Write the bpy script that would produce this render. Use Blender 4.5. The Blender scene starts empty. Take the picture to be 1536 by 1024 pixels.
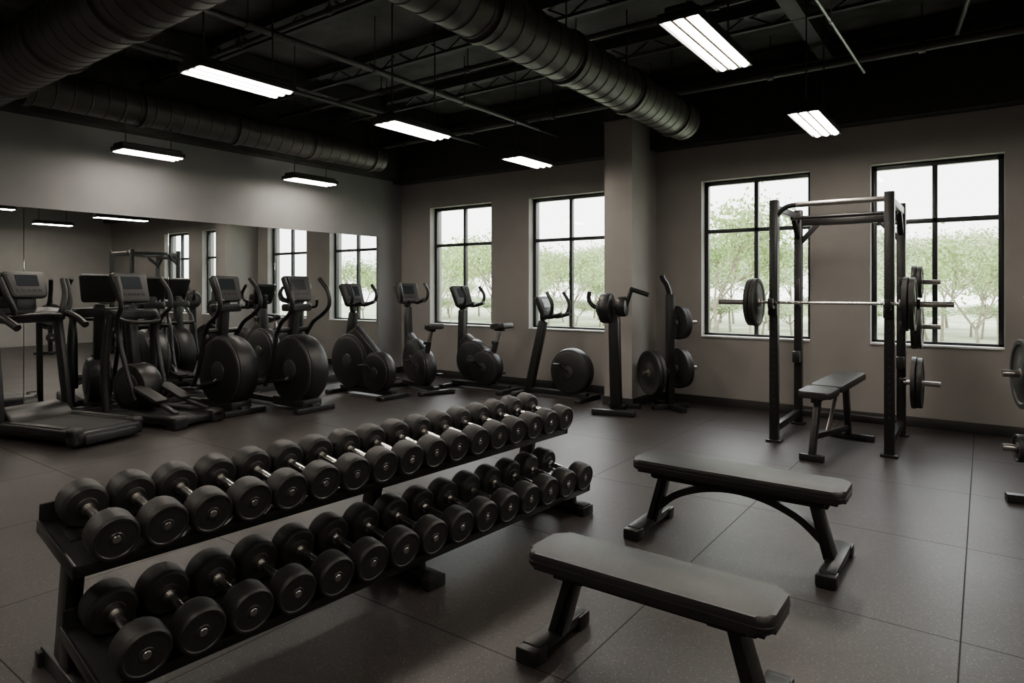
import bpy, bmesh, math, random
from mathutils import Vector, Matrix, Euler
random.seed(7)
sc = bpy.context.scene
col = sc.collection
PI = math.pi

# ------------------------------------------------------------------ materials
def mat(name, color, rough=0.5, metal=0.0, var=0.0, vscale=8.0, bump=0.0, bscale=60.0, emit=None, estr=0.0, spec=0.5, coords='Object'):
    m = bpy.data.materials.new(name); m.use_nodes = True
    nt = m.node_tree; N = nt.nodes; L = nt.links
    b = N['Principled BSDF']
    b.inputs['Base Color'].default_value = (*color, 1)
    b.inputs['Roughness'].default_value = rough
    b.inputs['Metallic'].default_value = metal
    b.inputs['Specular IOR Level'].default_value = spec
    tc = N.new('ShaderNodeTexCoord')
    if var > 0:
        n = N.new('ShaderNodeTexNoise'); n.inputs['Scale'].default_value = vscale; n.inputs['Detail'].default_value = 6
        L.new(tc.outputs[coords], n.inputs['Vector'])
        r = N.new('ShaderNodeValToRGB')
        r.color_ramp.elements[0].position = 0.3; r.color_ramp.elements[1].position = 0.7
        r.color_ramp.elements[0].color = (*[c*(1-var) for c in color], 1)
        r.color_ramp.elements[1].color = (*[min(1, c*(1+var)) for c in color], 1)
        L.new(n.outputs['Fac'], r.inputs['Fac']); L.new(r.outputs['Color'], b.inputs['Base Color'])
    if bump > 0:
        n2 = N.new('ShaderNodeTexNoise'); n2.inputs['Scale'].default_value = bscale; n2.inputs['Detail'].default_value = 4
        L.new(tc.outputs[coords], n2.inputs['Vector'])
        bp = N.new('ShaderNodeBump'); bp.inputs['Strength'].default_value = bump; bp.inputs['Distance'].default_value = 0.01
        L.new(n2.outputs['Fac'], bp.inputs['Height']); L.new(bp.outputs['Normal'], b.inputs['Normal'])
    if emit:
        b.inputs['Emission Color'].default_value = (*emit, 1); b.inputs['Emission Strength'].default_value = estr
    return m

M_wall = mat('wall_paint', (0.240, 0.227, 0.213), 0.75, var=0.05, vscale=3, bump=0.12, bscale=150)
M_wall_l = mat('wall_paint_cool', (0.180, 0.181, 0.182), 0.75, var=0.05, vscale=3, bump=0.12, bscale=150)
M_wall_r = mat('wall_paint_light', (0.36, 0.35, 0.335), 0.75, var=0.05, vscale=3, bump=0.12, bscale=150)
M_ceil = mat('ceiling_black', (0.050, 0.048, 0.047), 0.8, var=0.6, vscale=2.5, bump=1.0, bscale=7)
M_beamc = mat('ceiling_steel_black', (0.034, 0.033, 0.032), 0.6, var=0.3, vscale=4)
M_soffit = mat('soffit_dark', (0.024, 0.023, 0.022), 0.7, var=0.2)
M_duct = mat('duct_dark', (0.075, 0.069, 0.064), 0.45, metal=0.3, var=0.2, vscale=5)
M_pipe = mat('pipe_dark', (0.06, 0.058, 0.056), 0.45, metal=0.3)
M_conduit = mat('conduit_grey', (0.35, 0.35, 0.35), 0.35, metal=0.8)
M_base = mat('baseboard_black', (0.018, 0.017, 0.016), 0.5)
M_frame = mat('window_frame_black', (0.008, 0.010, 0.011), 0.4)
M_sill = mat('sill_white', (0.62, 0.62, 0.60), 0.5)
M_black = mat('black_steel', (0.009, 0.009, 0.0095), 0.36, var=0.25, vscale=12, bump=0.05, bscale=200)
M_plastic = mat('black_plastic', (0.0095, 0.0095, 0.010), 0.40, var=0.15, vscale=10, bump=0.08, bscale=300)
M_plastic2 = mat('charcoal_plastic', (0.024, 0.024, 0.024), 0.42)
M_rubber = mat('black_rubber', (0.014, 0.0135, 0.013), 0.50, var=0.2, vscale=20, bump=0.15, bscale=250)
M_rubface = mat('rubber_face', (0.020, 0.0195, 0.019), 0.42, var=0.15, vscale=30)
M_leather = mat('black_vinyl', (0.020, 0.019, 0.0185), 0.36, var=0.12, vscale=20, bump=0.25, bscale=220)
M_chrome = mat('brushed_steel', (0.80, 0.78, 0.75), 0.20, metal=1.0, bump=0.1, bscale=400)
M_steel = mat('dull_steel', (0.38, 0.36, 0.34), 0.35, metal=1.0)
M_screen = mat('screen_glass', (0.03, 0.035, 0.04), 0.15)
M_console = mat('console_grey', (0.035, 0.035, 0.035), 0.5)
M_belt = mat('treadmill_belt', (0.014, 0.014, 0.014), 0.6, bump=0.3, bscale=300)
M_rib = mat('fixture_louver', (0.20, 0.17, 0.14), 0.5)
M_tube = mat('tube_light', (1, 0.9, 0.8), 0.4, emit=(1.0, 0.90, 0.79), estr=46.0)
M_bark = mat('bark', (0.26, 0.22, 0.17), 0.9, var=0.3)
def leafmat(name, c):
    return mat(name, c, 0.8, var=0.2, vscale=1.6, spec=0.1)
M_leaf = leafmat('leaf_green', (0.32, 0.43, 0.18))
M_leaf_haze = leafmat('leaf_hazed', (0.46, 0.54, 0.33))  # distance haze of the far trees, painted into a paler leaf colour
M_grass = mat('outdoor_ground', (0.40, 0.46, 0.29), 0.9, var=0.3, vscale=0.6)
M_path = mat('outdoor_paving', (0.62, 0.61, 0.57), 0.9, var=0.1)

M_mirror = bpy.data.materials.new('mirror_glass'); M_mirror.use_nodes = True
b = M_mirror.node_tree.nodes['Principled BSDF']
b.inputs['Base Color'].default_value = (0.82, 0.84, 0.83, 1); b.inputs['Metallic'].default_value = 1; b.inputs['Roughness'].default_value = 0.0
M_pane = bpy.data.materials.new('window_glass'); M_pane.use_nodes = True
nt = M_pane.node_tree; nt.nodes.remove(nt.nodes['Principled BSDF'])
tr = nt.nodes.new('ShaderNodeBsdfTransparent'); gl = nt.nodes.new('ShaderNodeBsdfGlossy'); gl.inputs['Roughness'].default_value = 0.02
mx = nt.nodes.new('ShaderNodeMixShader'); mx.inputs[0].default_value = 0.04
nt.links.new(tr.outputs[0], mx.inputs[1]); nt.links.new(gl.outputs[0], mx.inputs[2])
nt.links.new(mx.outputs[0], nt.nodes['Material Output'].inputs['Surface'])

def floor_mat():
    m = bpy.data.materials.new('rubber_floor'); m.use_nodes = True
    nt = m.node_tree; N = nt.nodes; L = nt.links; b = N['Principled BSDF']
    tc = N.new('ShaderNodeTexCoord'); sep = N.new('ShaderNodeSeparateXYZ'); L.new(tc.outputs['Object'], sep.inputs[0])
    def math_(op, a, bv=None, c=None):
        n = N.new('ShaderNodeMath'); n.operation = op
        for i, v in enumerate((a, bv, c)):
            if v is None: continue
            if isinstance(v, (int, float)): n.inputs[i].default_value = v
            else: L.new(v, n.inputs[i])
        return n.outputs[0]
    seams = []; ids = []
    for o, off in (('X', 0.12), ('Y', 0.35)):
        q = math_('DIVIDE', math_('ADD', sep.outputs[o], 100+off), 1.22)
        fr = math_('FRACT', q); ids.append(math_('FLOOR', math_('ADD', q, 0.0)))
        d = math_('ABSOLUTE', math_('SUBTRACT', fr, 0.5))
        seams.append(math_('GREATER_THAN', d, 0.4974))
    seam = math_('MAXIMUM', seams[0], seams[1])
    cmb = N.new('ShaderNodeCombineXYZ'); L.new(ids[0], cmb.inputs[0]); L.new(ids[1], cmb.inputs[1])
    wn = N.new('ShaderNodeTexWhiteNoise'); L.new(cmb.outputs[0], wn.inputs['Vector'])
    n1 = N.new('ShaderNodeTexNoise'); n1.inputs['Scale'].default_value = 1.3; n1.inputs['Detail'].default_value = 5
    L.new(tc.outputs['Object'], n1.inputs['Vector'])
    r1 = N.new('ShaderNodeValToRGB'); r1.color_ramp.elements[0].color = (0.026, 0.0215, 0.0205, 1); r1.color_ramp.elements[1].color = (0.046, 0.039, 0.037, 1)
    L.new(math_('ADD', math_('MULTIPLY', n1.outputs['Fac'], .7), math_('MULTIPLY', wn.outputs['Value'], .3)), r1.inputs['Fac'])
    v = N.new('ShaderNodeTexVoronoi'); v.inputs['Scale'].default_value = 130
    L.new(tc.outputs['Object'], v.inputs['Vector'])
    sp = N.new('ShaderNodeSeparateColor'); L.new(v.outputs['Color'], sp.inputs[0])
    fl = math_('MULTIPLY', math_('GREATER_THAN', sp.outputs[0], 0.86), math_('LESS_THAN', v.outputs['Distance'], 0.42))
    fl2 = math_('LESS_THAN', sp.outputs[1], 0.2)
    mixf = N.new('ShaderNodeMix'); mixf.data_type = 'RGBA'
    L.new(math_('MULTIPLY', fl, 0.6), mixf.inputs[0]); L.new(r1.outputs['Color'], mixf.inputs[6]); mixf.inputs[7].default_value = (0.17, 0.145, 0.13, 1)
    mixg = N.new('ShaderNodeMix'); mixg.data_type = 'RGBA'
    L.new(math_('MULTIPLY', fl2, 0.5), mixg.inputs[0]); L.new(mixf.outputs[2], mixg.inputs[6]); mixg.inputs[7].default_value = (0.012, 0.011, 0.0105, 1)
    mixs = N.new('ShaderNodeMix'); mixs.data_type = 'RGBA'
    L.new(seam, mixs.inputs[0]); L.new(mixg.outputs[2], mixs.inputs[6]); mixs.inputs[7].default_value = (0.005, 0.004, 0.004, 1)
    L.new(mixs.outputs[2], b.inputs['Base Color'])
    mr = N.new('ShaderNodeMapRange'); L.new(n1.outputs['Fac'], mr.inputs[0]); mr.inputs[3].default_value = 0.34; mr.inputs[4].default_value = 0.48
    L.new(math_('ADD', mr.outputs[0], math_('MULTIPLY', seam, 0.4)), b.inputs['Roughness'])
    bp = N.new('ShaderNodeBump'); bp.inputs['Strength'].default_value = 0.35; bp.inputs['Distance'].default_value = 0.003
    n3 = N.new('ShaderNodeTexNoise'); n3.inputs['Scale'].default_value = 180
    L.new(tc.outputs['Object'], n3.inputs['Vector'])
    L.new(math_('SUBTRACT', n3.outputs['Fac'], math_('MULTIPLY', seam, 1.0)), bp.inputs['Height']); L.new(bp.outputs['Normal'], b.inputs['Normal'])
    return m
M_floor = floor_mat()

# ------------------------------------------------------------------ mesh builder
class MB:
    def __init__(s):
        s.bm = bmesh.new(); s.mats = []
    def mi(s, m):
        if m not in s.mats: s.mats.append(m)
        return s.mats.index(m)
    def add(s, t, m, M=None):
        if M is not None: bmesh.ops.transform(t, matrix=M, verts=t.verts)
        i = s.mi(m)
        bmesh.ops.recalc_face_normals(t, faces=t.faces)
        for f in t.faces: f.material_index = i
        me = bpy.data.meshes.new('tmp'); t.to_mesh(me); s.bm.from_mesh(me); bpy.data.meshes.remove(me); t.free()
    def box(s, c, size, m, rot=(0, 0, 0), bev=0.0, seg=2):
        t = bmesh.new(); bmesh.ops.create_cube(t, size=1)
        bmesh.ops.scale(t, vec=size, verts=t.verts)
        if bev > 0: bmesh.ops.bevel(t, geom=t.edges[:], offset=min(bev, min(size)*0.45), segments=seg, affect='EDGES', profile=0.5)
        s.add(t, m, Matrix.Translation(c) @ Euler(rot).to_matrix().to_4x4())
    def frame(s, p1, p2, up=(0, 1, 0)):
        p1 = Vector(p1); p2 = Vector(p2); z = (p2-p1).normalized(); u = Vector(up)
        if abs(z.dot(u)) > 0.98: u = Vector((1, 0, 0)) if abs(z.x) < 0.9 else Vector((0, 0, 1))
        x = u.cross(z).normalized(); y = z.cross(x)
        R = Matrix((x, y, z)).transposed().to_4x4()
        return Matrix.Translation((p1+p2)/2) @ R, (p2-p1).length
    def beam(s, p1, p2, wx, wy, m, bev=0.006, up=(0, 1, 0), ext=0.0):
        Mx, L = s.frame(p1, p2, up)
        t = bmesh.new(); bmesh.ops.create_cube(t, size=1); bmesh.ops.scale(t, vec=(wx, wy, L+ext), verts=t.verts)
        if bev > 0: bmesh.ops.bevel(t, geom=t.edges[:], offset=min(bev, wx*.4, wy*.4), segments=2, affect='EDGES', profile=0.5)
        s.add(t, m, Mx)
    def cyl(s, p1, p2, r, m, r2=None, n=24):
        Mx, L = s.frame(p1, p2)
        t = bmesh.new(); bmesh.ops.create_cone(t, cap_ends=True, segments=n, radius1=r, radius2=r if r2 is None else r2, depth=L)
        s.add(t, m, Mx)
    def lathe(s, prof, m, c=(0, 0, 0), axis='X', n=40, M=None):
        t = bmesh.new(); rings = []
        for h, r in prof:
            if r < 1e-5: rings.append([t.verts.new((0, 0, h))])
            else: rings.append([t.verts.new((r*math.cos(2*PI*k/n), r*math.sin(2*PI*k/n), h)) for k in range(n)])
        for a, b_ in zip(rings[:-1], rings[1:]):
            for k in range(n):
                k2 = (k+1) % n
                if len(a) == 1 and len(b_) == 1: continue
                if len(a) == 1: t.faces.new((a[0], b_[k], b_[k2]))
                elif len(b_) == 1: t.faces.new((a[k], a[k2], b_[0]))
                else: t.faces.new((a[k], a[k2], b_[k2], b_[k]))
        R = {'X': Euler((0, PI/2, 0)), 'Y': Euler((-PI/2, 0, 0)), 'Z': Euler((0, 0, 0))}[axis].to_matrix().to_4x4()
        s.add(t, m, (M if M is not None else Matrix.Identity(4)) @ Matrix.Translation(c) @ R)
    def prism(s, pts, h, m, M, bev=0.0, seg=3):
        t = bmesh.new()
        bot = [t.verts.new((x, y, -h/2)) for x, y in pts]; top = [t.verts.new((x, y, h/2)) for x, y in pts]
        t.faces.new(bot[::-1]); t.faces.new(top)
        n = len(pts)
        for k in range(n): t.faces.new((bot[k], bot[(k+1) % n], top[(k+1) % n], top[k]))
        if bev > 0:
            es = [e for e in t.edges if abs(e.verts[0].co.z-e.verts[1].co.z) < 1e-6]
            bmesh.ops.bevel(t, geom=es, offset=bev, segments=seg, affect='EDGES', profile=0.5)
        s.add(t, m, M)
    def pad(s, c, size, m, rc=0.05, bev=0.018, rot=(0, 0, 0)):
        x, y, z = size; pts = []
        for cx, cy, a0 in ((x/2-rc, y/2-rc, 0), (-x/2+rc, y/2-rc, 90), (-x/2+rc, -y/2+rc, 180), (x/2-rc, -y/2+rc, 270)):
            for k in range(7):
                a = math.radians(a0+15*k); pts.append((cx+rc*math.cos(a), cy+rc*math.sin(a)))
        s.prism(pts, z, m, Matrix.Translation(c) @ Euler(rot).to_matrix().to_4x4(), bev)
    def sweep(s, pts, r, m, n=12, smooth=True, flat=None, res=6, up=(0, 1, 0)):
        P = [Vector(p) for p in pts]
        if smooth and len(P) > 2:
            Q = []
            E = [P[0]*2-P[1]]+P+[P[-1]*2-P[-2]]
            for i in range(1, len(E)-2):
                p0, p1, p2, p3 = E[i-1:i+3]
                for k in range(res):
                    u = k/res
                    Q.append(0.5*((2*p1)+(-p0+p2)*u+(2*p0-5*p1+4*p2-p3)*u*u+(-p0+3*p1-3*p2+p3)*u**3))
            Q.append(P[-1]); P = Q
        t = bmesh.new(); rings = []; U = Vector(up); prev = None
        for i, p in enumerate(P):
            T = (P[min(i+1, len(P)-1)]-P[max(i-1, 0)]).normalized()
            if prev is None:
                u0 = U if abs(T.dot(U)) < 0.95 else Vector((1, 0, 0.01))
                x = (u0-T*u0.dot(T)).normalized()
            else: x = (prev-T*prev.dot(T)).normalized()
            prev = x; y = T.cross(x)
            if flat:
                w, h = flat
                cs = [(w/2, h/2), (-w/2, h/2), (-w/2, -h/2), (w/2, -h/2)]
                rings.append([t.verts.new(p+x*a+y*b_) for a, b_ in cs])
            else:
                rr = r(i/(len(P)-1)) if callable(r) else r
                rings.append([t.verts.new(p+(x*math.cos(2*PI*k/n)+y*math.sin(2*PI*k/n))*rr) for k in range(n)])
        k_ = len(rings[0])
        for a, b_ in zip(rings[:-1], rings[1:]):
            for k in range(k_): t.faces.new((a[k], a[(k+1) % k_], b_[(k+1) % k_], b_[k]))
        t.faces.new(rings[0][::-1]); t.faces.new(rings[-1])
        s.add(t, m)
    def disc(s, c, r, th, m, axis='Y', bev=0.03, n=48, rin=0.0):
        b_ = min(bev, th*.45)
        pr = [(-th/2, rin), (-th/2, r-b_), (-th/2+b_*.3, r-b_*.3), (-th/2+b_, r), (th/2-b_, r), (th/2-b_*.3, r-b_*.3), (th/2, r-b_), (th/2, rin)]
        s.lathe(pr, m, c, axis, n)
    def finish(s, name, loc=(0, 0, 0), rotz=0.0, ang=40, rot=None):
        me = bpy.data.meshes.new(name); s.bm.to_mesh(me); s.bm.free()
        for m in s.mats: me.materials.append(m)
        for p in me.polygons: p.use_smooth = True
        try: me.set_sharp_from_angle(angle=math.radians(ang))
        except Exception: pass
        o = bpy.data.objects.new(name, me); col.objects.link(o)
        o.location = loc; o.rotation_euler = rot if rot else (0, 0, rotz)
        return o

def simple_box(name, lo, hi, m, bev=0.0):
    mb = MB(); c = [(a+b_)/2 for a, b_ in zip(lo, hi)]; sz = [b_-a for a, b_ in zip(lo, hi)]
    mb.box((0, 0, 0), sz, m, bev=bev); return mb.finish(name, c)

# ------------------------------------------------------------------ room
XL, XR, YB, YF, ZC = -8.43, 3.2, 8.25, -3.2, 4.25
T = 0.3
mb = MB(); mb.box(((XL+XR)/2, (YB+YF)/2, -0.05), (XR-XL+2*T, YB-YF+2*T, 0.1), M_floor); mb.finish('floor')
mb = MB(); mb.box(((XL+XR)/2, (YB+YF)/2, ZC+0.1), (XR-XL+2*T, YB-YF+2*T, 0.2), M_ceil); mb.finish('ceiling')
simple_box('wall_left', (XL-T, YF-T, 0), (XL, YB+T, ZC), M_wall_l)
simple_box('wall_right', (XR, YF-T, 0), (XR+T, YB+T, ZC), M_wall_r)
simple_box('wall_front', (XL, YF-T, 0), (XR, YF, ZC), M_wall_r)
WIN = [(-7.74, -6.40), (-5.67, -4.33), (-2.96, -1.655), (-1.03, 0.17)]
Z0, Z1, ZT = 0.87, 2.88, 2.235
mb = MB()
def bx(x0, x1, z0, z1): mb.box(((x0+x1)/2, YB+T/2, (z0+z1)/2), (x1-x0, T, z1-z0), M_wall)
xs = [XL]+[v for w in WIN for v in w]+[XR]
for i in range(0, len(xs), 2): bx(xs[i], xs[i+1], 0, ZC)
for a, b_ in WIN: bx(a, b_, 0, Z0); bx(a, b_, Z1, ZC)
mb.finish('wall_back')
for i, (a, b_) in enumerate(WIN):
    mb = MB(); y = YB+0.16; fw = 0.05; fd = 0.07
    w = b_-a
    mb.box((-w/2+fw/2, 0, 0), (fw, fd, Z1-Z0), M_frame, bev=.004); mb.box((w/2-fw/2, 0, 0), (fw, fd, Z1-Z0), M_frame, bev=.004)
    mb.box((0, 0, (Z1-Z0)/2-fw/2), (w, fd, fw), M_frame, bev=.004); mb.box((0, 0, -(Z1-Z0)/2+fw/2), (w, fd, fw), M_frame, bev=.004)
    zc = (Z0+Z1)/2
    mb.box((0, 0, 0), (0.05, fd*.9, Z1-Z0-.02), M_frame, bev=.004)
    mb.box((0, 0, ZT-zc), (w-.02, fd*.9, 0.05), M_frame, bev=.004)
    mb.box((0, 0.005, 0), (w-.06, 0.006, Z1-Z0-.06), M_pane)
    mb.finish('window_%d' % (i+1), ((a+b_)/2, y, zc))
    simple_box('trim_%d' % (i+1), (a+.001, YB-0.02, Z0+.001), (b_-.001, y-fd/2-.002, Z0+0.022), M_sill, .003)
simple_box('column', (-3.97, 7.50, 0), (-3.58, YB, ZC), M_wall, 0)
simple_box('trim_soffit_back', (XL, 8.04, 3.33), (XR, YB, ZC), M_soffit)
simple_box('trim_shade_left', (XL, YF, 3.38), (XL+0.2, 8.04, ZC), M_soffit)  # dark box added for the light falloff high on the left wall
simple_box('trim_column_cap', (-4.0, 7.47, 3.64), (-3.55, YB, ZC), M_soffit)
simple_box('baseboard_back', (XL, YB-0.02, 0), (XR, YB, 0.11), M_base, .003)
simple_box('baseboard_left', (XL, YF, 0), (XL+0.02, YB-.02, 0.10), M_base, .003)
mb = MB()
mb.box((-3.775, 7.49, .055), (.43, .02, .11), M_base); mb.box((-3.57, 7.87, .055), (.02, .74, .11), M_base); mb.box((-3.98, 7.87, .055), (.02, .74, .11), M_base)
mb.finish('baseboard_column')
ed = [-2.03, -0.49, 1.05, 2.59, 4.13, 5.67, 7.69]
for a, b_ in zip(ed[:-1], ed[1:]):
    mb = MB(); mb.box((0, 0, 0), (0.012, b_-a-.005, 2.27), M_mirror, bev=.002, seg=1)
    mb.finish('wall_mirror', (XL+.008, (a+b_)/2, 1.245))

# ------------------------------------------------------------------ ceiling services
def duct(name, p1, p2, r, flange=1.15):
    mb = MB(); p1 = Vector(p1); p2 = Vector(p2); L = (p2-p1).length
    prof = [(0, 0.0), (0, r)]
    nb = int(L/0.16)
    for i in range(nb):
        h = (i+.5)*L/nb
        prof += [(h-.012, r), (h-.006, r+.006), (h+.006, r+.006), (h+.012, r)]
    prof += [(L, r), (L, 0)]
    n_f = int(L/flange)
    Mx, _ = mb.frame(p1, p2); Mx = Matrix.Translation(p1) @ Mx.to_3x3().to_4x4()
    mb.lathe(prof, M_duct, axis='Z', n=40, M=Mx)
    for i in range(n_f+1):
        h = min(max(i*flange, 0.03), L-.03)
        mb.lathe([(h-.03, r), (h-.028, r+.022), (h+.028, r+.022), (h+.03, r)], M_duct, axis='Z', n=40, M=Mx)
        if 0.1 < h < L-.1:
            q = p1+(p2-p1)*(h/L); mb.cyl(q+Vector((0, 0, r)), (q.x, q.y, ZC), .008, M_pipe, n=8)
    return mb.finish(name)
duct('ceiling_duct', (-2.86, 2.42, 3.45), (-2.86, 7.35, 3.45), 0.21)
duct('ceiling_duct', (-7.85, 2.40, 3.56), (-7.85, 7.2, 3.56), 0.19)
duct('ceiling_duct', (XL+.22, 2.05, 3.47), (XR-.05, 2.05, 3.47), 0.25)
def pipe(name, pts, r, m=M_pipe):
    mb = MB()
    for a, b_ in zip(pts[:-1], pts[1:]): mb.cyl(a, b_, r, m, n=14)
    a, b_ = Vector(pts[0]), Vector(pts[-1]); L = (b_-a).length
    for k in range(int(L/1.4)):
        q = a+(b_-a)*((k+.5)*1.4/L); mb.cyl(q, (q.x, q.y, ZC-.005), .006, m, n=6)
        d = (b_-a).normalized()*.03; mb.cyl(q-d, q+d, r*1.35, m, n=14)
    return mb.finish(name)
pipe('sprinkler_pipe', [(-4.98, 2.4, 3.70), (-4.98, 8.0, 3.70)], .03)
pipe('water_pipe', [(XL+.25, 7.38, 3.82), (XR-.05, 7.38, 3.82)], .045)
pipe('gas_pipe', [(XL+.25, 5.6, 3.95), (XR-.05, 5.6, 3.95)], .03)
pipe('drain_pipe', [(XL+.25, 3.7, 3.95), (XR-.05, 3.7, 3.95)], .025)
pipe('vent_pipe', [(-6.3, 2.4, 3.72), (-6.3, 8.0, 3.72)], .025)
pipe('electrical_conduit', [(-1.20, 2.4, 3.90), (-0.95, 7.2, 3.62)], .014, M_conduit)
pipe('cable_conduit', [(0.4, 2.4, 3.86), (-0.2, 7.3, 3.86)], .02)
mb = MB()
y = YF+.6
while y < 8.0:
    mb.box(((XL+XR)/2, y, 4.19), (XR-XL-.45, .10, .10), M_beamc)
    mb.box(((XL+XR)/2, y, 4.02), (XR-XL-.45, .05, .03), M_beamc)
    x = XL+.3; d = 1
    while x < XR-.5:
        mb.beam((x, y, 4.02 if d > 0 else 4.16), (x+.25, y, 4.16 if d > 0 else 4.02), .018, .018, M_beamc, bev=0); x += .25; d = -d
    y += 1.3
mb.finish('ceiling_joists')
mb = MB()
for x in (-7.0, -4.0, -1.4, 1.2):
    mb.box((x, 2.3, 4.12), (.14, 11.2, .22), M_beamc)
mb.finish('ceiling_beams')

def fixture(x0, x1, y0, y1, z, ez=ZC):
    mb = MB(); w = abs(x1-x0); L = y1-y0; cx = (x0+x1)/2; cy = (y0+y1)/2
    mb.box((0, 0, .052), (w*.7, L-.02, .04), M_plastic, bev=.01)
    mb.box((0, 0, .028), (w, L, .012), M_plastic, bev=.002)
    for sx in (-1, 1):
        mb.box((0, sx*(L/2-.008), .004), (w, .016, .046), M_plastic, bev=.003)
        mb.box((sx*(w/2-.005), 0, .004), (.010, L, .046), M_plastic, bev=.003)
    iw = w-.02; n = 3; sw = iw/n
    for k in range(n):
        xx = -iw/2+sw*(k+.5)
        mb.cyl((xx, -L/2+.017, .004), (xx, L/2-.017, .004), sw*.36, M_tube, n=16)
    for k in range(1, n): mb.box((-iw/2+sw*k, 0, -.004), (.016, L-.03, .034), M_rib)
    for sy in (-.36, .36): mb.cyl((0, sy*L, .06), (0, sy*L, ez-z), .007, M_pipe, n=8)
    mb.finish('pendant_light_fixture', (cx, cy, z))
H = 1.55
for (x0, x1, ya, yb) in [(-3.0, -2.81, 1.515, 2.015), (-3.0, -2.81, 2.69, 3.215), (-3.0, -2.81, 3.98, 4.45),
                         (-.99, -.83, 2.287, 2.965), (-.91, -.74, 3.913, 4.615),
                         (-5.12, -4.93, 2.10, 2.55), (-5.18, -4.99, 3.56, 4.05)]:
    fixture(x0*H, x1*H, ya*H, yb*H, 1.5+H)
for (x, y) in [(-4.5, -.4), (-1.4, -.2), (1.4, 0.3), (1.4, 3.2), (1.4, 6.2), (-7.2, .3)]:
    fixture(x-.14, x+.14, y-.4, y+.4, 1.5+H)

# ------------------------------------------------------------------ dumbbell rack
RO = Vector((-2.38, 0.95, 0)); RA = math.radians(-4)
tau = math.radians(9)
bdir = Vector((-math.cos(tau), 0, math.sin(tau))); ndir = Vector((math.sin(tau), 0, math.cos(tau)))
FU = Vector((-.17, 0, .53)); FL = Vector((0, 0, .16)); LEN = 2.93; DEP = .42
mb = MB()
for F, y0, y1 in ((FU, -.03, LEN), (FL, -.0, LEN+.02)):
    cy = (y0+y1)/2; Lr = y1-y0
    c = F+bdir*(DEP/2)-ndir*.006; c.y = cy
    mb.box(c, (DEP, Lr, .012), M_black, rot=(0, tau, 0), bev=.002)
    q = F-ndir*.022+bdir*.004; q.y = cy; mb.box(q, (.010, Lr, .045), M_black, rot=(0, tau, 0), bev=.003)
    q = F+bdir*(DEP)+ndir*.03; q.y = cy; mb.box(q, (.012, Lr, .08), M_black, rot=(0, tau, 0), bev=.003)
    for yy in (y0, y1):
        q = F+bdir*(DEP/2)-ndir*.018; q.y = yy; mb.box(q, (DEP+.01, .012, .05), M_black, rot=(0, tau, 0), bev=.003)
for yy in (.04, LEN/2, LEN-.1):
    mb.beam((-.51, yy, .06), (-.40, yy, .575), .09, .06, M_black, bev=.006)
    mb.beam((-.55, yy, .56), (-.20, yy, .505), .04, .05, M_black)
    mb.box((-.31, yy, .035), (.74, .085, .07), M_black, bev=.008)
    mb.box((.045, yy, .03), (.05, .12, .06), M_black, bev=.006)
    mb.box((-.66, yy, .03), (.05, .12, .06), M_black, bev=.006)
    mb.box((-.42, yy, .12), (.10, .07, .14), M_black, bev=.004)
    mb.box((-.10, yy, .10), (.12, .05, .07), M_black, bev=.004)
    mb.beam((-.50, yy, .17), (-.30, yy, .07), .05, .02, M_black)
rack = mb.finish('dumbbell_rack', RO, RA)
RM = Matrix.Translation(RO) @ Euler((0, 0, RA)).to_matrix().to_4x4()

def dumbbell_mesh(R, hl=.105, hc=.155):
    mb = MB()
    for s in (-1, 1):
        a, b_ = hc-hl/2, hc+hl/2
        pr = [(a-.004, .0), (a-.004, R*.42), (a, R*.46), (a, R*.86), (a+.010, R*.97), (a+.02, R), (b_-.018, R), (b_-.006, R*.965), (b_, R*.9), (b_, R*.82)]
        pr2 = [(b_, R*.82), (b_-.004, R*.78), (b_-.004, R*.30), (b_-.001, R*.27), (b_-.001, R*.17)]
        pr3 = [(b_-.001, R*.17), (b_+.002, R*.15), (b_+.002, .0)]
        for p, m in ((pr, M_rubber), (pr2, M_rubface), (pr3, M_steel)):
            mb.lathe([(s*h, r) for h, r in p], m, n=36)
        mb.cyl((s*(a-.02), 0, 0), (s*a, 0, 0), .026, M_chrome, n=20)
    mb.lathe([(-.12, .0), (-.12, .016), (-.06, .0165), (-.03, .0185), (.03, .0185), (.06, .0165), (.12, .016), (.12, 0)], M_chrome, n=20)
    o = mb.finish('dumbbell'); me = o.data; bpy.data.objects.remove(o); me.name = 'dumbbell_mesh'; return me
meU = dumbbell_mesh(.084); meL = dumbbell_mesh(.091)
def put(me, F, R, y):
    c = F+bdir*.165+ndir*(R+.0015); c.y = y
    o = bpy.data.objects.new('dumbbell', me); col.objects.link(o)
    o.matrix_world = RM @ Matrix.Translation(c) @ Euler((random.uniform(0, 6), tau, 0), 'XYZ').to_matrix().to_4x4()
for k in range(17): put(meU, FU, .084, .085+k*(2.76/16))
for k in range(15): put(meL, FL, .091, .12+k*(2.70/14))

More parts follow.
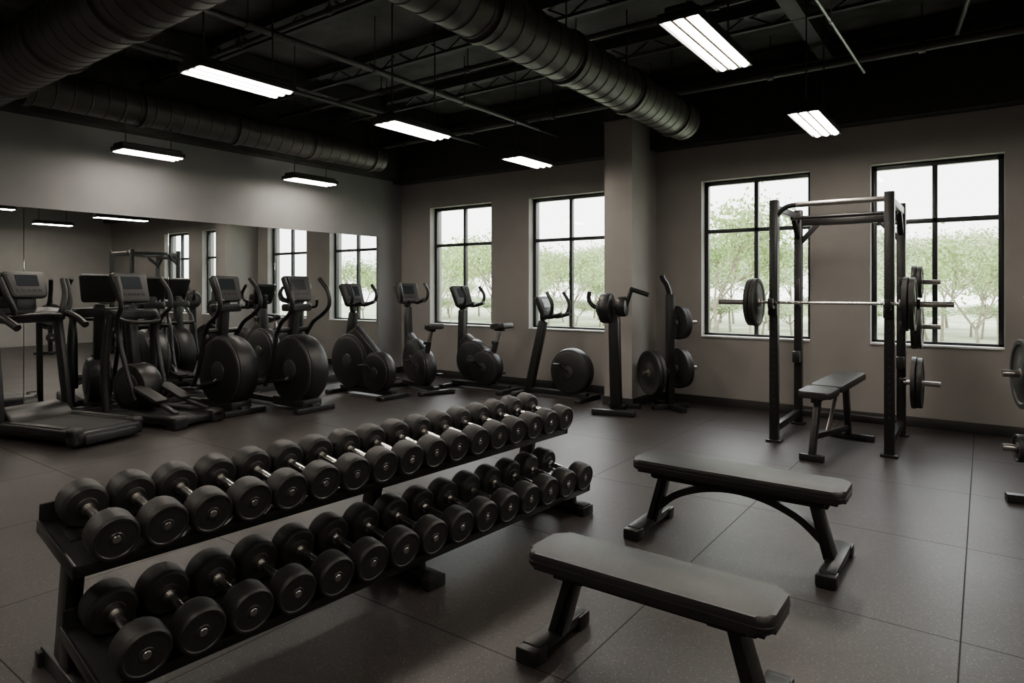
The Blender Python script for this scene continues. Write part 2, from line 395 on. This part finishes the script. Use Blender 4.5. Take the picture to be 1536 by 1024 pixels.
# ------------------------------------------------------------------ benches
def bench(name, L, W, ztop, fx, fl, loc, rotz=0, arch=True):
    mb = MB(); th = .065
    mb.pad((0, 0, ztop-th/2), (L, W, th), M_leather, rc=.055, bev=.02)
    mb.pad((0, 0, ztop-th*.55), (L+.006, W+.006, .008), M_leather, rc=.058, bev=.003)
    mb.box((0, 0, ztop-th-.008), (L*.94, W*.8, .016), M_black, bev=.004)
    mb.box((0, 0, ztop-th-.04), (L*.84, .07, .055), M_black, bev=.008)
    for s in (-1, 1):
        mb.beam((s*(fx-.10), 0, ztop-th-.02), (s*(fx-.01), 0, .05), .035, .11, M_black, bev=.008)
        mb.beam((s*(fx-.125), 0, ztop-th-.02), (s*(fx-.045), 0, .05), .02, .07, M_black, bev=.004)
        mb.box((s*fx, 0, .048), (.085, fl-.08, .045), M_black, bev=.008)
        for e in (-1, 1):
            mb.box((s*fx, e*(fl/2-.045), .032), (.10, .09, .064), M_black, bev=.010)
        mb.box((s*(fx-.11), 0, ztop-th-.03), (.14, W*.55, .035), M_black, bev=.006)
    if arch:
        pts = []
        for k in range(9):
            u = k/8*2-1
            pts.append((u*(fx-.04), 0, .12+(ztop-th-.175)*(1-u*u)**.8))
        mb.sweep(pts, .02, M_black, flat=(.05, .04), res=3)
    return mb.finish(name, loc, rotz)
bench('weight_bench', .98, .29, .42, .43, .44, (-1.045, 2.34, 0), arch=False)
bench('weight_bench', 1.19, .30, .45, .53, .56, (-1.17, 3.82, 0))
mb = MB()
mb.pad((0, .25, .605), (.27, .86, .06), M_leather, rc=.04, bev=.018, rot=(math.radians(3), 0, 0))
mb.pad((0, -.375, .572), (.27, .33, .06), M_leather, rc=.04, bev=.018, rot=(math.radians(3), 0, 0))
mb.beam((0, -.5, .52), (0, .62, .575), .06, .06, M_black, up=(1, 0, 0))
mb.beam((0, -.40, .52), (0, -.56, .04), .07, .05, M_black, up=(1, 0, 0))
mb.beam((0, .45, .55), (0, .56, .04), .07, .05, M_black, up=(1, 0, 0))
mb.beam((0, -.50, .20), (0, .5, .12), .05, .04, M_black, up=(1, 0, 0))
mb.beam((0, -.15, .15), (0, .2, .56), .03, .03, M_steel, up=(1, 0, 0))
mb.box((0, -.57, .03), (.20, .06, .06), M_black, bev=.008); mb.box((0, .57, .03), (.46, .06, .06), M_black, bev=.008)
mb.finish('adjustable_bench', (-1.15, 6.66, 0), math.radians(-6))

# ------------------------------------------------------------------ plates / rack
def plate(mb, c, R, th=.04, axis='X'):
    for s in (-1, 1):
        pr = [(0, R), (s*th*.42, R), (s*th*.5, R*.985), (s*th*.5, R*.86), (s*th*.30, R*.82), (s*th*.30, R*.42), (s*th*.46, R*.38), (s*th*.46, R*.17)]
        mb.lathe(pr, M_rubber, c, axis, 44)
        mb.lathe([(s*th*.46, R*.17), (s*th*.5, R*.15), (s*th*.5, .0)], M_steel, c, axis, 24)
x0, x1, y0, y1, zt = -1.66, -.68, 6.66, 7.68, 2.36
mb = MB()
for x in (x0, x1):
    for y in (y0, y1):
        mb.box((x, y, zt/2), (.08, .08, zt), M_black, bev=.006)
        if y == y0:
            for k in range(30):
                z = .35+k*.065
                mb.cyl((x, y-.0410, z), (x, y-.038, z), .010, M_plastic2, n=12)
                if k % 3 == 0: mb.box((x+.0405*(1 if x == x0 else -1), y, z), (.002, .02, .03), M_plastic2)
        mb.box((x, y, .012), (.14, .12, .024), M_black, bev=.004)
    mb.box((x, (y0+y1)/2, .13), (.06, y1-y0, .07), M_black, bev=.006)
    mb.box((x, (y0+y1)/2, 2.28), (.06, y1-y0, .07), M_black, bev=.006)
    mb.beam((x, y1-.02, 2.05), (x, y1-.25, 2.27), .05, .05, M_black, up=(1, 0, 0))
mb.sweep([(x0, y0, 2.12), (x0+.02, y0, 2.20), (x0+.10, y0, 2.28), (x0+.22, y0, 2.30), (x0+.5, y0, 2.30), (x1-.2, y0, 2.30), (x1, y0, 2.30)], .024, M_black, n=16)
mb.cyl((x0+.2, y0, 2.30), (x1-.04, y0, 2.30), .0255, M_steel, n=20)
mb.box(((x0+x1)/2, y1, 2.22), (x1-x0, .06, .08), M_black, bev=.006)
mb.cyl((x0, (y0+y1)/2+.15, 2.24), (x1, (y0+y1)/2+.15, 2.24), .02, M_black, n=16)
mb.box(((x0+x1)/2, y1, .13), (x1-x0, .06, .07), M_black, bev=.006)
mb.beam((x0+.02, y1, 2.0), (x0+.2, y1, 2.2), .05, .05, M_black)
mb.beam((x1-.02, y1, 2.0), (x1-.2, y1, 2.2), .05, .05, M_black)
for x in (x0, x1):
    mb.box((x, y0-.058, 1.30), (.085, .03, .13), M_black, bev=.004)
    mb.box((x, y0-.10, 1.315), (.05, .09, .03), M_black, bev=.004)
    mb.box((x, y0-.150, 1.355), (.05, .02, .09), M_black, bev=.004)
    mb.box((x, y1-.06, 1.45), (.06, .05, .32), M_black, bev=.006)
    mb.box((x, y1-.09, .75), (.07, .10, .12), M_black, bev=.006)
for z, R in ((1.56, .165), (1.12, .225), (.56, .255)):
    mb.cyl((x1+.03, y1-.1, z), (x1+.34, y1-.1, z), .024, M_steel, n=18)
    mb.box((x1+.02, y1-.06, z), (.06, .12, .08), M_black, bev=.004)
    plate(mb, (x1+.12, y1-.1, z), R); plate(mb, (x1+.17, y1-.1, z), R*.97)
mb.finish('power_rack')
mb = MB(); yb, zb = 6.56, 1.362
mb.cyl((-1.76, 0, 0), (-.60, 0, 0), .014, M_chrome, n=20)
for s, xa, xe in ((-1, -1.76, -2.17), (1, -.60, -.20)):
    mb.cyl((xa, 0, 0), (xe, 0, 0), .025, M_steel, n=22)
    mb.cyl((xa, 0, 0), (xa+s*.012, 0, 0), .04, M_steel, n=22)
for x, R in ((-1.80, .235), (-1.85, .23), (-.545, .235), (-.495, .23)):
    plate(mb, (x, 0, 0), R)
mb.cyl((-1.885, 0, 0), (-1.91, 0, 0), .045, M_black); mb.cyl((-.465, 0, 0), (-.44, 0, 0), .045, M_black)
mb.finish('barbell', (0, yb, zb))

def plate_tree(loc, rotz, specs, h=1.66, peg=.38):
    mb = MB()
    mb.box((0, 0, .03), (.08, .62, .06), M_black, bev=.006); mb.box((0, 0, .03), (.50, .08, .06), M_black, bev=.006)
    mb.box((0, 0, h*.42+.03), (.085, .085, h*.84), M_black, bev=.006)
    mb.sweep([(0, 0, h*.80), (-.01, 0, h*.86), (-.05, 0, h*.93), (-.10, 0, h*.97), (-.12, 0, h)], .034, M_black, n=14)
    for sx, z, R, x in specs:
        mb.cyl((0, 0, z), (sx*peg, 0, z), .025, M_steel, n=18)
        mb.cyl((sx*.03, 0, z), (sx*.06, 0, z), .045, M_black, n=18)
        plate(mb, (sx*x, 0, z), R, .045); plate(mb, (sx*(x+.05), 0, z), R*.97, .045)
    return mb.finish('weight_plate_tree', loc, rotz)
plate_tree((-3.16, 7.70, 0), math.radians(55), [(1, .50, .25, .12), (1, 1.07, .21, .12), (-1, .46, .28, .24)])
plate_tree((.37, 5.80, 0), math.radians(12), [(-1, .90, .25, .10), (-1, .38, .10, .12), (1, .8, .25, .1)], h=1.45, peg=.27)

mb = MB()
mb.box((0, -.12, .035), (.52, .09, .07), M_black, bev=.012); mb.box((0, .16, .03), (.09, .55, .06), M_black, bev=.01)
mb.box((0, .42, .03), (.40, .07, .06), M_black, bev=.01)
mb.beam((0, .02, .04), (-.02, -.02, 1.28), .13, .12, M_black, up=(0, 1, 0), bev=.02)
mb.disc((-.10, -.05, 1.26), .18, .14, M_plastic, axis='X', bev=.03)
mb.disc((-.185, -.05, 1.26), .10, .05, M_plastic2, axis='X', bev=.015)
mb.disc((.08, -.02, 1.28), .12, .12, M_plastic, axis='X', bev=.03)
mb.sweep([(-.19, -.05, 1.26), (-.27, -.06, 1.29), (-.32, -.06, 1.37), (-.31, -.06, 1.46)], .027, M_plastic, n=12)
mb.sweep([(.12, -.02, 1.28), (.16, -.03, 1.38), (.20, -.03, 1.49)], .027, M_plastic, n=12)
mb.cyl((.18, -.03, 1.49), (.40, -.03, 1.42), .028, M_plastic)
mb.finish('upper_body_ergometer', (-3.56, 7.02, 0), math.radians(12))

# ------------------------------------------------------------------ cardio
def console(mb, c, w, h, tilt, grip=True):
    rot = (0, tilt, 0)
    Mx = Matrix.Translation(c) @ Euler(rot).to_matrix().to_4x4()
    pts = []
    rc = .035
    for cx, cy, a0 in ((w/2-rc, h/2-rc, 0), (-w/2+rc, h/2-rc, 90), (-w*.42+rc, -h/2+rc, 180), (w*.42-rc, -h/2+rc, 270)):
        for k in range(5):
            a = math.radians(a0+22.5*k); pts.append((cx+rc*math.cos(a), cy+rc*math.sin(a)))
    B = Matrix(((0, 0, 1, 0), (1, 0, 0, 0), (0, 1, 0, 0), (0, 0, 0, 1)))
    mb.prism(pts, .06, M_plastic, Mx @ B, .012)
    mb.prism([(x*.9, y*.88) for x, y in pts], .008, M_console, Mx @ Matrix.Translation((.032, 0, 0)) @ B, .002)
    t = bmesh.new(); bmesh.ops.create_cube(t, size=1); bmesh.ops.scale(t, vec=(.006, w*.52, h*.42), verts=t.verts)
    mb.add(t, M_screen, Mx @ Matrix.Translation((.038, 0, h*.14)))
    for k in range(5):
        t = bmesh.new(); bmesh.ops.create_cube(t, size=1); bmesh.ops.scale(t, vec=(.006, w*.08, h*.07), verts=t.verts)
        mb.add(t, M_plastic, Mx @ Matrix.Translation((.038, (k-2)*w*.13, -h*.24)))

def treadmill(loc, rotz):
    mb = MB(); W = .74; Lr = 1.14
    mb.box((Lr/2-.0, 0, .10), (Lr+.1, W-.10, .10), M_plastic, bev=.02)
    for s in (-1, 1):
        mb.box((Lr/2-.02, s*(W/2-.055), .135), (Lr+.12, .11, .09), M_plastic, bev=.025, seg=3)
        mb.box((Lr-.02, s*(W/2-.06), .11), (.12, .12, .17), M_plastic, bev=.03, seg=3)
        mb.box((.55, s*(W/2-.055), .183), (.9, .07, .008), M_plastic2, bev=.002)
        mb.beam((.10, s*(W/2-.03), .12), (-.06, s*(W/2-.05), 1.22), .11, .06, M_plastic, bev=.02)
        mb.sweep([(-.06, s*(W/2-.05), 1.18), (.05, s*(W/2-.03), 1.23), (.22, s*(W/2-.02), 1.18), (.36, s*(W/2-.03), 1.11)], .036, M_plastic, n=14)
        mb.sweep([(.10, s*(W/2-.16), 1.17), (.14, s*(W/2-.13), 1.28), (.11, s*(W/2-.08), 1.44), (.04, s*(W/2-.06), 1.60)], lambda u: .023+.006*math.sin(u*PI), M_plastic, n=12)
        mb.sweep([(-.02, s*(W/2-.06), 1.17), (.01, s*(W/2+.04), 1.30), (-.02, s*(W/2+.06), 1.46), (-.07, s*(W/2+.06), 1.60)], .023, M_plastic, n=12)
    mb.box((Lr/2+.08, 0, .158), (Lr-.12, .50, .012), M_belt, bev=.003)
    mb.cyl((Lr+.0, -.25, .12), (Lr+.0, .25, .12), .042, M_belt, n=24)
    mb.box((Lr+.045, 0, .075), (.05, W-.2, .09), M_plastic, bev=.02)
    pts = [(-.22, .04), (-.22, .16), (-.16, .25), (-.02, .30), (.12, .27), (.24, .17), (.26, .04)]
    Mx = Matrix(((1, 0, 0, 0), (0, 0, -1, 0), (0, 1, 0, 0), (0, 0, 0, 1)))
    mb.prism(pts, W-.12, M_plastic, Mx, .02)
    for xx in (-.15, 1.05):
        for s in (-1, 1): mb.cyl((xx, s*.27, 0), (xx, s*.27, .06), .03, M_rubber, n=14)
    mb.pad((-.03, 0, 1.22), (.22, W-.04, .11), M_plastic, rc=.06, bev=.03, rot=(0, math.radians(12), 0))
    mb.box((-.08, 0, 1.33), (.08, .20, .16), M_plastic, bev=.02)
    mb.sweep([(.06, -.28, 1.21), (.15, -.2, 1.22), (.17, 0, 1.23), (.15, .2, 1.22), (.06, .28, 1.21)], .02, M_plastic, n=10)
    console(mb, (-.06, 0, 1.53), .42, .29, math.radians(-22))
    return mb.finish('treadmill', loc, rotz)
treadmill((-8.02, 2.52, 0), math.radians(15))

def elliptical_tray(loc, rotz):
    mb = MB()
    mb.box((.50, 0, .07), (1.15, .34, .08), M_plastic, bev=.02)
    for s in (-1, 1):
        mb.box((.55, s*.24, .09), (1.12, .16, .11), M_plastic, bev=.035, seg=3)
        mb.sweep([(.02, s*.30, .10), (-.02, s*.30, .5), (.0, s*.29, .9), (.03, s*.26, 1.2)], lambda u: .05-.012*u, M_plastic, n=14)
        mb.sweep([(.35, s*.20, .25), (.22, s*.22, .6), (.12, s*.24, .98), (.16, s*.28, 1.16), (.26, s*.31, 1.28), (.24, s*.31, 1.45), (.14, s*.27, 1.62)], .026, M_plastic, n=12)
        mb.beam((.30, s*.16, .38), (.72, s*.16, .22), .03, .05, M_black)
        mb.pad((.52, s*.155, .325), (.40, .15, .035), M_rubber, rc=.03, bev=.01, rot=(0, math.radians(20), 0))
        mb.beam((.72, s*.16, .22), (.98, s*.2, .15), .04, .05, M_plastic2)
        mb.box((1.05, s*.24, .07), (.12, .17, .14), M_plastic, bev=.03)
    mb.disc((.12, 0, .36), .28, .26, M_plastic, axis='Y', bev=.05)
    mb.disc((.12, 0, .36), .18, .29, M_plastic2, axis='Y', bev=.02)
    mb.beam((.08, 0, .5), (-.02, 0, 1.30), .11, .12, M_plastic, bev=.03)
    mb.pad((.02, 0, 1.2), (.22, .56, .11), M_plastic, rc=.07, bev=.03)
    mb.sweep([(.1, -.26, 1.18), (.2, -.2, 1.13), (.24, 0, 1.11), (.2, .2, 1.13), (.1, .26, 1.18)], .022, M_plastic, n=10)
    console(mb, (-.0, 0, 1.50), .44, .36, math.radians(-20))
    for s in (-1, 1):
        mb.box((-.12, s*.2, .04), (.12, .2, .08), M_plastic, bev=.02); mb.box((1.0, s*.24, .02), (.08, .14, .04), M_rubber)
    return mb.finish('elliptical_trainer', loc, rotz)
elliptical_tray((-8.0, 3.50, 0), math.radians(13))

def elliptical_wheel(loc, rotz, R=.42, back=1.2):
    mb = MB(); zc = R+.07
    mb.disc((0, 0, zc), R, .26, M_plastic, axis='Y', bev=.06, n=56)
    mb.disc((0, 0, zc), R*.93, .275, M_plastic2, axis='Y', bev=.01, n=56)
    mb.disc((0, 0, zc), R*.90, .285, M_plastic, axis='Y', bev=.012, n=56)
    mb.disc((0, 0, zc), R*.30, .31, M_plastic2, axis='Y', bev=.02, n=32)
    mb.box((-.05, 0, .10), (R*1.5, .28, .12), M_plastic, bev=.03)
    mb.box((-back/2+.15, 0, .075), (back+.2, .10, .07), M_black, bev=.01)
    mb.box((.30, 0, .035), (.09, .56, .07), M_black, bev=.015); mb.box((-back+.12, 0, .035), (.09, .52, .07), M_black, bev=.015)
    mb.beam((.02, 0, .05), (.34, 0, .06), .08, .12, M_black, up=(0, 1, 0))
    mb.beam((-.16, 0, zc+.10), (-.08, 0, 1.38), .13, .11, M_plastic, bev=.03)
    mb.pad((-.05, 0, 1.26), (.22, .34, .09), M_plastic, rc=.06, bev=.025)
    console(mb, (-.04, 0, 1.49), .38, .33, math.radians(-20))
    for s in (-1, 1):
        mb.cyl((-.14, 0, .98), (-.14, s*.22, .98), .03, M_plastic, n=14)
        mb.sweep([(-.14, s*.22, .94), (-.03, s*.235, 1.08), (.14, s*.25, 1.18), (.24, s*.27, 1.30), (.20, s*.27, 1.47), (.08, s*.24, 1.62)], .026, M_plastic, n=12)
        mb.sweep([(-.14, s*.22, .98), (-.18, s*.22, .8), (-.28, s*.21, .5), (-.42, s*.2, .28)], .026, M_plastic, n=12)
        mb.beam((-.02, s*.17, zc+s*.12), (-back*.7, s*.18, .24), .035, .04, M_black)
        mb.cyl((0, 0, zc), (-.02, s*.18, zc+s*.12), .02, M_black, n=10)
        mb.pad((-back*.55, s*.19, .30+s*.03), (.36, .15, .04), M_rubber, rc=.03, bev=.01, rot=(0, math.radians(-6), 0))
        mb.sweep([(-.08, s*.12, 1.26), (.08, s*.18, 1.27), (.14, s*.16, 1.36)], .018, M_plastic, n=10)
    return mb.finish('elliptical_trainer', loc, rotz)
elliptical_wheel((-7.42, 4.36, 0), math.radians(4), R=.43, back=.85)
elliptical_wheel((-6.88, 4.98, 0), 0, R=.43, back=1.35)

def bike(loc, rotz, wheels, mast, cons, seat=None, feet=(-.5, .5), name='exercise_bike', handle=1.0, cs=(.32, .26)):
    mb = MB()
    for (x, z, R, th) in wheels:
        mb.disc((x, 0, z), R, th, M_plastic, axis='Y', bev=.05, n=48)
        mb.disc((x, 0, z), R*.86, th+.014, M_plastic2, axis='Y', bev=.008, n=48)
        mb.disc((x, 0, z), R*.82, th+.022, M_plastic, axis='Y', bev=.01, n=48)
        mb.disc((x, 0, z), R*.25, th+.05, M_plastic2, axis='Y', bev=.015, n=28)
    if len(wheels) > 1:
        (xa_, za_, Ra, ta), (xb_, zb_, Rb, tb) = wheels[:2]
        # body shroud bridging the two housings and rising into the mast
        pts = [(xa_-.02, za_-Ra*.85), (xb_, zb_-Rb*.85), (xb_+Rb*.6, zb_), (xb_+Rb*.2, zb_+Rb*.80), (mast[1][0]+.10, min(mast[1][2]-.2, za_+Ra*1.25)), (mast[0][0]-.02, za_+Ra*.9)]
        Mx = Matrix(((1, 0, 0, 0), (0, 0, -1, 0), (0, 1, 0, 0), (0, 0, 0, 1)))
        mb.prism(pts, min(ta, tb)*.8, M_plastic, Mx, .03)
    xa, xb = feet
    mb.beam((xa, 0, .07), (xb, 0, .07), .07, .09, M_black)
    for x in feet:
        mb.box((x, 0, .035), (.085, .50, .06), M_black, bev=.02)
        for s in (-1, 1): mb.box((x, s*.25, .03), (.10, .06, .06), M_rubber, bev=.015)
    mb.beam(mast[0], mast[1], .12, .11, M_plastic, bev=.03)
    cx, cz = cons
    mb.beam(mast[1], (cx-.03, 0, cz), .08, .09, M_plastic, bev=.02)
    console(mb, (cx, 0, cz), cs[0], cs[1], math.radians(-22))
    hz = cz-.12
    for s in (-1, 1):
        mb.sweep([(cx-.02, 0, hz), (cx+.08, s*.13, hz+.0), (cx+.22, s*.20, hz+.02), (cx+.26, s*.22, hz+.14*handle), (cx+.17, s*.21, hz+.27*handle)], .024, M_plastic, n=10)
        mb.sweep([(cx+.03, s*.10, hz), (cx+.14, s*.11, hz-.02), (cx+.34, s*.11, hz+.03)], .026, M_plastic, n=10)
    px, pz = wheels[-1][0], wheels[-1][1]; th = wheels[-1][3]
    for s in (-1, 1):
        e = (px+s*.12, s*(th/2+.05), pz-s*.10)
        mb.beam((px, s*(th/2+.035), pz), e, .03, .02, M_black, bev=.004)
        mb.box((e[0], s*(th/2+.11), e[2]), (.10, .09, .03), M_rubber, bev=.008)
    if seat:
        sx, sz, bx_, bz = seat
        mb.beam((bx_, 0, bz), (sx, 0, sz-.06), .045, .045, M_steel)
        mb.beam((bx_, 0, bz-.05), (bx_+(sx-bx_)*.6, 0, bz+(sz-bz)*.6), .075, .07, M_plastic, bev=.02)
        mb.cyl((bx_+(sx-bx_)*.55, -.07, bz+(sz-bz)*.55), (bx_+(sx-bx_)*.55, -.03, bz+(sz-bz)*.55), .025, M_plastic)
        mb.box((sx, 0, sz-.05), (.16, .06, .04), M_black, bev=.006)
        pts = [(.14, -.10), (.155, 0), (.14, .10), (.06, .125), (-.03, .07), (-.12, .035), (-.155, 0), (-.12, -.035), (-.03, -.07), (.06, -.125)]
        mb.prism([(a*1.15, b_*1.15) for a, b_ in pts], .085, M_leather, Matrix.Translation((sx, 0, sz)) @ Euler((0, math.radians(-4), 0)).to_matrix().to_4x4(), .028)
    return mb.finish(name, loc, rotz)
bike((-7.0, 6.2, 0), 0, [(-.33, .47, .39, .17), (.22, .34, .29, .16)], ((-.42, 0, .6), (-.30, 0, 1.16)), (-.33, 1.40), None, (-.55, .52), cs=(.38, .34))
bike((-6.72, 6.95, 0), math.radians(-18), [(-.14, .43, .32, .15), (.10, .34, .27, .18)], ((-.34, 0, .35), (-.40, 0, 1.22)), (-.42, 1.42), (.34, .95, .16, .42), cs=(.38, .32))
bike((-6.02, 7.52, 0), math.radians(0), [(-.14, .43, .31, .15), (.10, .34, .27, .18)], ((-.38, 0, .30), (-.36, 0, 1.18)), (-.38, 1.37), (.34, .95, .18, .42), feet=(-.55, .52), cs=(.40, .34))
bike((-4.86, 7.58, 0), 0, [(.36, .38, .31, .18)], ((-.34, 0, .08), (-.10, 0, 1.05)), (-.08, 1.24), None, (-.42, .60), cs=(.32, .30), handle=1.2)

# ------------------------------------------------------------------ outdoors
mb = MB(); mb.box((-15, 40, -.26), (110, 62.6, .1), M_grass); mb.box((-15, 11.6, -.20), (110, 1.6, .06), M_path); mb.finish('lawn')
def tree_mesh(seed, leaf_m, dens=1.0):
    rnd = random.Random(seed); mb = MB(); tips = []
    def grow(p, d, L, r, dep):
        q = p+d*L*.5+Vector((rnd.uniform(-.05, .05), rnd.uniform(-.05, .05), 0))*L
        e = q+(d+Vector((rnd.uniform(-.15, .15), rnd.uniform(-.15, .15), .05))).normalized()*L*.5
        mb.sweep([p, q, e], lambda u: r*(1-.35*u), M_bark, n=5, res=2)
        if dep >= 2: tips.append((e, L)); tips.append((q, L))
        if dep < 4:
            for k in range(rnd.choice((3, 4)) if dep < 3 else 3):
                az = rnd.uniform(0, 2*PI); sp = rnd.uniform(.45, .95)
                nd = (d+Vector((math.cos(az)*sp, math.sin(az)*sp, rnd.uniform(-.1, .35)))).normalized()
                grow(e, nd, L*rnd.uniform(.6, .8), r*.6, dep+1)
    grow(Vector((0, 0, 0)), Vector((0, 0, 1)), 1.0, .045, 0)
    t = bmesh.new()
    for e, L in tips:
        for k in range(int(12*dens)):
            c = e+Vector((rnd.gauss(0, .16), rnd.gauss(0, .16), rnd.gauss(0, .14)))
            R = Euler((rnd.uniform(0, 6), rnd.uniform(0, 6), rnd.uniform(0, 6))).to_matrix()
            s_ = rnd.uniform(.018, .042)
            vs = [t.verts.new(c+R @ Vector(v)) for v in ((-s_, -s_*.5, 0), (0, -s_*.9, 0), (s_, 0, s_*.3), (0, s_*.9, 0))]
            t.faces.new(vs)
    mb.add(t, leaf_m)
    o = mb.finish('tmp'); me = o.data; bpy.data.objects.remove(o); return me
TM = [tree_mesh(1, M_leaf, 1.3), tree_mesh(2, M_leaf, .9), tree_mesh(3, M_leaf_haze, 1.5), tree_mesh(4, M_leaf_haze, 1.3)]
def tree(me, x, y, s, sz=1.0):
    o = bpy.data.objects.new('tree', me); col.objects.link(o)
    o.location = (x, y, -.21); o.rotation_euler = (0, 0, random.uniform(0, 6)); o.scale = (s, s, s*sz)
tree(TM[0], -4.9, 14.5, 1.25); tree(TM[1], -.1, 14.6, .95); tree(TM[1], -12.2, 16, 1.2); tree(TM[0], -15.5, 17, 1.2)
tree(TM[1], -9.3, 15.5, 1.0)
for k in range(60):
    tree(TM[2+k % 2], -42+k*.85+random.uniform(-.4, .4), 24+random.uniform(-3, 4), random.uniform(.85, 1.2), .9)
for k in range(70):
    tree(TM[2+k % 2], -54+k*.9+random.uniform(-.5, .5), 31+random.uniform(-2, 3), random.uniform(1.3, 1.65), .95)
for k in range(50):
    tree(TM[2+k % 2], -48+k*1.0+random.uniform(-.5, .5), 26+random.uniform(-2, 2), random.uniform(1.0, 1.2), .4)

# ------------------------------------------------------------------ world
w = bpy.data.worlds.new('overcast_sky'); sc.world = w; w.use_nodes = True
nt = w.node_tree; bg = nt.nodes['Background']
tc = nt.nodes.new('ShaderNodeTexCoord'); sp = nt.nodes.new('ShaderNodeSeparateXYZ'); rp = nt.nodes.new('ShaderNodeValToRGB')
nt.links.new(tc.outputs['Generated'], sp.inputs[0]); nt.links.new(sp.outputs['Z'], rp.inputs['Fac'])
rp.color_ramp.elements[0].color = (0.90, 0.93, 0.88, 1); rp.color_ramp.elements[1].color = (0.92, 0.96, 1.0, 1)
nt.links.new(rp.outputs['Color'], bg.inputs['Color']); bg.inputs['Strength'].default_value = 5.5

# ------------------------------------------------------------------ camera
cd = bpy.data.cameras.new('camera'); cam = bpy.data.objects.new('camera', cd); col.objects.link(cam)
cam.location = (0, 0, 1.5); cam.rotation_euler = (PI/2, 0, math.radians(35.98))
cd.sensor_width = 36; cd.lens = 975/1536*36; cd.shift_y = -80/1536; cd.clip_start = .05; cd.clip_end = 300
sc.camera = cam
sc.view_settings.view_transform = 'AgX'
sc.view_settings.look = 'None'
sc.view_settings.exposure = 0.5
